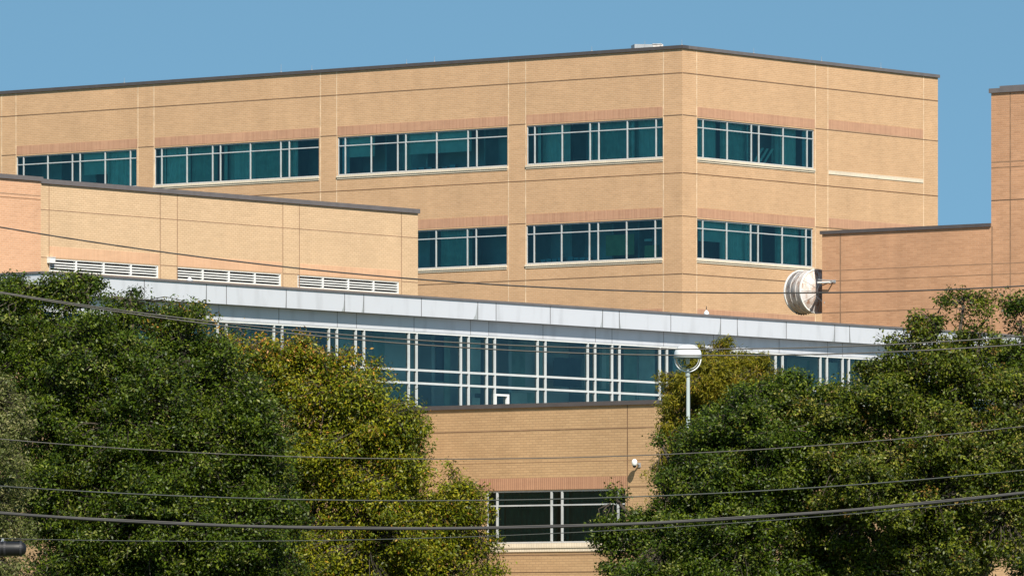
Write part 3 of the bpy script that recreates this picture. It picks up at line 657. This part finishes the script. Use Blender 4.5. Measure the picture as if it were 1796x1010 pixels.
wire([(0, 903), (250, 913), (450, 921), (750, 925.5), (1000, 924), (1200, 917), (1350, 906), (1560, 890), (1796, 862)], 78, 3.0, M_wd, "thick lashed cable bundle crossing the front block's window, the heaviest cable", "cable_bundle", (-2.6, 1.1, M_wm))
wire([(0, 944), (130, 947), (250, 948), (450, 947), (750, 943), (980, 934), (1250, 921), (1480, 903), (1680, 881), (1796, 872.5)], 79, 1.0, M_wg, "lowest thin wire, running just beneath the thick cable bundle")
# splice closure hanging at the lower left
c0 = at(24, 962.5, 79); c0.y = 78.7
sp = empty("cable_splice_closure", c0, "black cylindrical cable splice closure under the lowest wire at the bottom left corner", "splice closure")
r = 13.0 / F * 79; x0 = at(-90, 962, 79).x; x1 = at(49, 962, 79).x; Ls = x1 - x0
m = MB(); m.lathe((x0, c0.y, c0.z), (1, 0, 0), [(0, 0), (.02, r * .5), (.1, r * .8), (.14, r * .98), (Ls - .14, r * .98), (Ls - .07, r * .97), (Ls - .035, r * .86), (Ls - .008, r * .66), (Ls, r * .4), (Ls, 0)], M_black, 28); m.build("body", sp, True)
m = MB(); M_ring = plain("dark_grey_rubber", (.02, .02, .024), .5)
for xx in (at(12, 962, 79).x, at(3, 962, 79).x, at(40, 962, 79).x, at(-50, 962, 79).x): m.lathe((xx, c0.y, c0.z), (1, 0, 0), [(-.012, r * .9), (-.012, r * 1.07), (.012, r * 1.07), (.012, r * .9)], M_ring, 28)
m.build("band", sp)
m = MB(); zt_ = at(0, 944, 79).z
for xx in (at(5, 962, 79).x, at(-60, 962, 79).x): m.fbox(Face((xx, c0.y), (1, 0), (0, -1)), -.012, .012, c0.z + r * .9, zt_, -.31, -.28, M_steel); m.tube([(xx, c0.y + .3, c0.z + r * 1.3), (xx, c0.y, c0.z + r * .9)], .01, M_steel, 6)
m.build("hanger", sp)

# ------------------------------------------------------------------ trees
def leafmat(name, rough=.45, trans=.11):
    m, n, l, b = newmat(name)
    at_ = n.new("ShaderNodeAttribute"); at_.attribute_name = "leaf_colour"
    l.new(at_.outputs["Color"], b.inputs["Base Color"]); b.inputs["Roughness"].default_value = rough; b.inputs["Specular IOR Level"].default_value = .22
    t = n.new("ShaderNodeBsdfTranslucent"); sc_ = n.new("ShaderNodeVectorMath"); sc_.operation = 'MULTIPLY'; sc_.inputs[1].default_value = (1.3, 1.5, .5)
    l.new(at_.outputs["Color"], sc_.inputs[0]); l.new(sc_.outputs[0], t.inputs[0])
    mx = n.new("ShaderNodeMixShader"); mx.inputs[0].default_value = trans
    out = [x for x in n if x.type == 'OUTPUT_MATERIAL'][0]
    l.new(b.outputs[0], mx.inputs[1]); l.new(t.outputs[0], mx.inputs[2]); l.new(mx.outputs[0], out.inputs[0]); return m
M_leaf = leafmat("leaf"); M_needle = leafmat("feathery_leaf", .6, .3)
M_bark = plain("bark", (.055, .043, .032), .9, noise=.4, scale=6)

def make_tree(name, label, base_px, Y, lobes, leaf, dens, palette, seed, mat=M_leaf, clump_r=.30, per=34, droop=0.0, lw=.48, trunk_r=.22, twig=1, shellp=.45, tips=None, bough=1.15):
    """lobes: (x, y, rx, ry, dY) in photo pixels / metres of depth offset, turned into real ellipsoids at distance Y"""
    R = np.random.default_rng(seed); s = Y / F
    bx = (base_px - CX) * s; root = empty(name, (bx, Y, 0), label, "tree")
    cen, rad = [], []
    for (x, y, rx, ry, dy) in lobes:
        p = at(x, y, Y + dy); cen.append((p.x, p.y, p.z)); k = (Y + dy) / F; rad.append((rx * k, max(rx, ry) * k * .9, ry * k))
    cen, rad = np.array(cen), np.array(rad)
    C, N = [], []
    for c, r in zip(cen, rad):
        area = 4 * math.pi * ((r[0] * r[1]) ** 1.6 + (r[0] * r[2]) ** 1.6 + (r[1] * r[2]) ** 1.6) ** (1 / 1.6) / 3 ** (1 / 1.6)
        small = max(r[0], r[2]) < 46 * s; n = int(area * dens * (1.75 if small else 2.6)); nb = max(3, int(area * bough))
        nb = nb + (2 if small else 0); d = R.normal(size=(nb, 3)); d /= np.linalg.norm(d, axis=1)[:, None]
        bt = R.uniform(.72, 1.08, nb); br_ = R.uniform(.6, 1.3, nb); sprig = R.random(nb) < .14; bt[sprig] += .16; br_[sprig] *= .5; wgt = br_ ** 2; wgt /= wgt.sum(); bc = c + d * r * bt[:, None]
        bi = R.choice(nb, n, p=wgt); off = R.normal(size=(n, 3)); off /= np.linalg.norm(off, axis=1)[:, None]
        sz = min(.52, r.min() * .6)
        pos = bc[bi] + off * (R.random(n) ** .42 * R.uniform(.6, 1.35, n))[:, None] * np.array([1.0, 1.0, .75]) * (br_[bi] * sz)[:, None]
        nf = int(n * (.25 if small else .62)); d2 = R.normal(size=(nf, 3)); d2 /= np.linalg.norm(d2, axis=1)[:, None]
        pos = np.concatenate([pos, c + d2 * r * R.uniform(.30, .84, nf)[:, None]]); dd_ = np.concatenate([d[bi] * .6 + off * .6, d2])
        C.append(pos); N.append(dd_)
    C, N = np.concatenate(C), np.concatenate(N)
    keep = np.ones(len(C), bool)                     # drop clumps buried deep in other lobes
    for c, r in zip(cen, rad): keep &= (np.linalg.norm((C - c) / r, axis=1) > .27)
    C, N = C[keep], N[keep]; nc = len(C)
    # leaves
    cnt = R.integers(int(per * 1.2), int(per * 2.2), nc); idx = np.repeat(np.arange(nc), cnt); n = len(idx)
    cs = clump_r * 1.0 * R.uniform(.55, 1.35, nc)
    o = R.normal(size=(n, 3)); o /= np.linalg.norm(o, axis=1)[:, None]; o *= (R.random(n) ** .45)[:, None]
    sc = cs[idx][:, None] * np.array([1.0, 1.0, .72]); P = C[idx] + o * sc
    P[:, 2] -= droop * R.random(n) * cs[idx] * 1.5
    nrm = R.normal(size=(n, 3)) * .75 + N[idx] * .35 + o * .35 + np.array([0, -.15, .55]); nrm /= np.linalg.norm(nrm, axis=1)[:, None]
    ax_ = R.normal(size=(n, 3)) + o * .8 + np.array([0, 0, -droop * 2.0]); ax_ -= nrm * (ax_ * nrm).sum(1)[:, None]; ax_ /= np.linalg.norm(ax_, axis=1)[:, None]
    sd_ = np.cross(nrm, ax_); L = leaf * .98 * R.uniform(.6, 1.3, n)[:, None]; Wd = L * lw
    v = np.empty((n, 4, 3)); v[:, 0] = P - ax_ * L * .5; v[:, 1] = P + sd_ * Wd * .5 + nrm * L * .07 + ax_ * L * .05; v[:, 2] = P + ax_ * L * .5; v[:, 3] = P - sd_ * Wd * .5 + nrm * L * .07 + ax_ * L * .05
    me = bpy.data.meshes.new("crown"); me.vertices.add(n * 4); me.loops.add(n * 4); me.polygons.add(n)
    v[:, :, 0] -= bx; v[:, :, 1] -= Y
    me.vertices.foreach_set("co", v.reshape(-1)); me.loops.foreach_set("vertex_index", np.arange(n * 4, dtype=np.int32))
    me.polygons.foreach_set("loop_start", np.arange(0, n * 4, 4, dtype=np.int32)); me.polygons.foreach_set("loop_total", np.full(n, 4, dtype=np.int32))
    cols = np.array([p[0] for p in palette]); wts = np.array([p[1] for p in palette], float); wts /= wts.sum()
    cc = R.choice(len(cols), nc, p=wts); lc = np.where(R.random(n) < .6, cc[idx], R.choice(len(cols), n, p=wts))
    if tips is not None:   # season colour runs where the twigs are highest / outermost
        tcol, fn = tips; hit = R.random(n) < fn(P); 
    col = cols[lc] * R.uniform(.7, 1.35, n)[:, None] * R.uniform(.85, 1.15, nc)[idx][:, None]
    if tips is not None: col[hit] = np.array(tcol)[R.integers(0, len(tcol), hit.sum())] * R.uniform(.7, 1.3, hit.sum())[:, None]
    ca = np.ones((n, 4, 4), np.float32); ca[:, :, :3] = np.clip(col, 0, 1)[:, None, :]
    at2 = me.attributes.new("leaf_colour", 'FLOAT_COLOR', 'POINT'); at2.data.foreach_set("color", ca.reshape(-1))
    me.materials.append(mat); me.update(calc_edges=True)
    ob = bpy.data.objects.new("crown", me); COL.objects.link(ob); ob.parent = root
    # trunk, limbs and twigs
    t = MB(); zlow = min(c[2] - r[2] for c, r in zip(cen, rad)); top = max(2.0, zlow * .8)
    rr = random.Random(seed); m0 = Vector((bx, Y, 0)); fork = Vector((bx + rr.uniform(-.3, .3), Y, top))
    t.tube([m0, m0.lerp(fork, .5) + Vector((.08, 0, 0)), fork], [trunk_r * 1.3, trunk_r, trunk_r * .85], M_bark, 12)
    for c, r in zip(cen, rad):
        e = Vector(c); mid = fork.lerp(e, .5) + Vector((rr.uniform(-.4, .4), rr.uniform(-.3, .3), rr.uniform(0, .4)))
        t.tube([fork - Vector((0, 0, .2)), fork.lerp(mid, .5) + Vector((rr.uniform(-.15, .15), 0, .05)), mid, mid.lerp(e, .6), e], [trunk_r * .6, trunk_r * .45, trunk_r * .33, trunk_r * .22, trunk_r * .12], M_bark, 8)
    t.build("trunk", root, True)
    b = MB()
    for k in range(0, nc, twig):
        p = C[k]; dd = ((cen - p) ** 2).sum(1); q = Vector(cen[int(dd.argmin())]); pv = Vector(p)
        st = q.lerp(pv, .35); md = st.lerp(pv, .55) + Vector((rr.uniform(-.12, .12), rr.uniform(-.12, .12), rr.uniform(-.02, .12)))
        b.tube([st, md, pv + (pv - md).normalized() * cs[k] * .6], [.014, .009, .004], M_bark, 3, False)
    b.build("branches", root)
    return n

tot = 0
OAK = [((.036, .062, .003), 4), ((.056, .084, .004), 4), ((.092, .118, .008), 2), ((.017, .032, .003), 3.5), ((.15, .16, .035), .6)]
OAK2 = [((.064, .086, .005), 4), ((.044, .064, .004), 3), ((.115, .130, .010), 2.5), ((.17, .16, .03), 1), ((.15, .09, .02), .3), ((.022, .035, .004), 2)]
AUT = [((.115, .132, .004), 4), ((.170, .172, .006), 3), ((.055, .078, .004), 3), ((.20, .175, .008), 1.4), ((.17, .11, .012), .3)]
CYP = [((.225, .195, .012), 4), ((.165, .155, .011), 4), ((.080, .085, .009), 2), ((.22, .140, .014), 1)]
OLV = [((.10, .115, .030), 4), ((.065, .08, .018), 3), ((.17, .16, .065), 2)]
def zof(y, Y): return EYE + (HY - y) / F * Y
# autumn-tinged tree behind the big oak
YA = 152.0
def tipf(P):
    z = P[:, 2]; return np.clip((z - zof(690, YA)) / (zof(560, YA) - zof(690, YA)), 0, 1) * .34 + .02
tot += make_tree("autumn_elm", "yellow green tree with orange tips between the dark oak and the dark window", 560, YA,
    [(400, 592, 32, 26, 0), (455, 606, 32, 24, 0), (535, 626, 50, 34, 0), (600, 648, 45, 34, 0), (650, 684, 36, 30, 0), (300, 560, 45, 28, 0), (345, 556, 22, 22, 0), (420, 640, 80, 58, 0), (510, 655, 70, 58, 0), (590, 690, 75, 65, -.5), (660, 740, 68, 75, -.5), (560, 800, 120, 110, 0), (690, 830, 80, 80, -.5),
     (760, 900, 85, 65, 0), (805, 882, 46, 38, .3), (826, 925, 36, 36, .3), (640, 940, 130, 90, -.5), (765, 985, 80, 65, 0), (705, 775, 48, 40, 0), (470, 900, 100, 100, 0), (600, 1050, 200, 90, 0)],
    .085, 5.5, AUT, 21, clump_r=.33, per=34, droop=.35, lw=.42, tips=([(.30, .13, .02), (.36, .19, .02), (.24, .15, .03)], tipf))
# big dark oak
tot += make_tree("dark_oak", "large dark green oak filling the lower left", 230, 140,
    [(20, 600, 60, 70, .3), (150, 600, 60, 50, .5), (35, 515, 50, 34, 0), (125, 520, 62, 38, 0), (225, 548, 40, 34, .3), (60, 600, 95, 75, 0), (180, 610, 95, 75, -.4), (300, 630, 85, 68, 0), (380, 680, 75, 75, 0), (430, 755, 72, 80, 0), (455, 850, 80, 85, 0),
     (90, 720, 110, 95, -.6), (220, 740, 110, 100, -1.0), (330, 800, 100, 100, -.8), (120, 860, 120, 100, -.8), (270, 900, 120, 100, -1.2), (400, 940, 100, 90, -.6), (170, 990, 150, 90, -.8), (350, 1020, 150, 90, -.6), (465, 960, 60, 80, 0), (228, 522, 14, 14, 0), (150, 488, 14, 12, 0)],
    .075, 7.2, OAK, 5, clump_r=.27, per=34)
# pale olive tree at the left edge
tot += make_tree("olive_leaved_tree", "paler olive grey tree at the left edge of the frame, in front of the oak", -60, 131,
    [(-20, 690, 50, 60, 0), (-15, 790, 62, 80, 0), (-25, 880, 80, 80, 0), (-30, 980, 90, 80, 0), (-80, 800, 90, 180, .5)],
    .07, 6.5, OLV, 8, clump_r=.24, per=30, lw=.35, trunk_r=.16)
# feathery conifer behind the lamp
tot += make_tree("feathery_conifer", "rusty olive feathery conifer just behind and right of the white lamp", 1255, 149,
    [(1272, 606, 11, 20, 0), (1232, 612, 14, 12, 0), (1272, 636, 34, 26, 0), (1235, 640, 40, 30, 0), (1200, 668, 38, 22, 0), (1310, 655, 44, 34, 0), (1240, 665, 50, 40, -.3), (1330, 650, 36, 26, -.2), (1180, 700, 22, 26, 0), (1265, 672, 64, 38, 0), (1345, 672, 34, 26, 0), (1215, 725, 45, 34, 0), (1175, 740, 10, 22, 0), (1260, 740, 60, 45, 0), (1190, 760, 30, 34, 0), (1250, 840, 80, 90, 0)],
    .10, 11, CYP, 31, mat=M_needle, bough=4.0, clump_r=.19, per=44, droop=.6, lw=.20, trunk_r=.14)
# middle oak right of the front block
tot += make_tree("round_oak", "dark green round oak right of the front block, covering the lamp's post", 1290, 137,
    [(1320, 698, 55, 38, 0), (1395, 696, 48, 36, 0), (1440, 702, 40, 30, 0), (1255, 755, 68, 48, 0), (1460, 720, 50, 42, .2), (1345, 780, 90, 70, -.5), (1205, 800, 55, 52, -.2), (1160, 778, 18, 14, 0), (1250, 850, 92, 70, -.6), (1195, 872, 45, 34, -.3), (1122, 908, 46, 32, 0), (1096, 955, 48, 38, 0), (1170, 950, 90, 62, -.5), (1100, 1010, 58, 40, -.2), (1300, 930, 110, 80, -.9), (1400, 860, 85, 85, -.6), (1230, 1020, 120, 60, -.6), (1350, 1040, 130, 70, -.5), (1075, 868, 14, 22, .2)],
    .070, 7.6, OAK, 44, clump_r=.25, per=34)
# right oak, lighter
tot += make_tree("light_oak", "tall lighter green oak at right with thin open top against the rose brick wing", 1640, 136,
    [(1528, 672, 42, 34, 0), (1562, 640, 34, 28, 0), (1482, 706, 40, 32, 0), (1690, 535, 42, 26, 0), (1640, 560, 42, 28, 0), (1720, 580, 42, 34, 0), (1600, 600, 36, 28, 0), (1655, 620, 62, 40, 0), (1590, 655, 55, 38, 0), (1530, 668, 34, 26, 0), (1700, 670, 80, 60, -.3), (1560, 720, 80, 52, -.3), (1480, 745, 50, 40, 0), (1650, 760, 100, 75, -.7), (1540, 820, 90, 75, -.6), (1740, 790, 90, 90, -.6), (1640, 870, 110, 80, -.8), (1500, 900, 55, 45, -.2), (1760, 900, 90, 90, -.7), (1640, 980, 120, 70, -.5), (1540, 1010, 60, 40, -.3), (1780, 700, 60, 60, 0), (1620, 692, 60, 40, 0), (1480, 940, 60, 60, 1.2), (1425, 930, 60, 65, .8), (1412, 748, 55, 48, .5), (1450, 990, 60, 50, 1.5), (1490, 860, 40, 50, 1.0), (1700, 640, 60, 50, .4), (1480, 810, 60, 60, -.3), (1600, 930, 90, 80, 0), (1500, 985, 70, 50, .5), (1440, 800, 50, 50, .3)],
    .075, 6.2, OAK2, 52, bough=1.0, clump_r=.24, per=32)
tot += make_tree("edge_oak", "deep green tree at the right edge, behind the lighter oak", 1830, 148,
    [(1790, 560, 42, 40, 0), (1820, 620, 60, 60, 0), (1780, 640, 30, 50, 0), (1840, 740, 90, 100, 0), (1850, 900, 100, 120, 0)],
    .08, 7.5, OAK, 61, clump_r=.27, per=34)
print("LEAVES", tot)
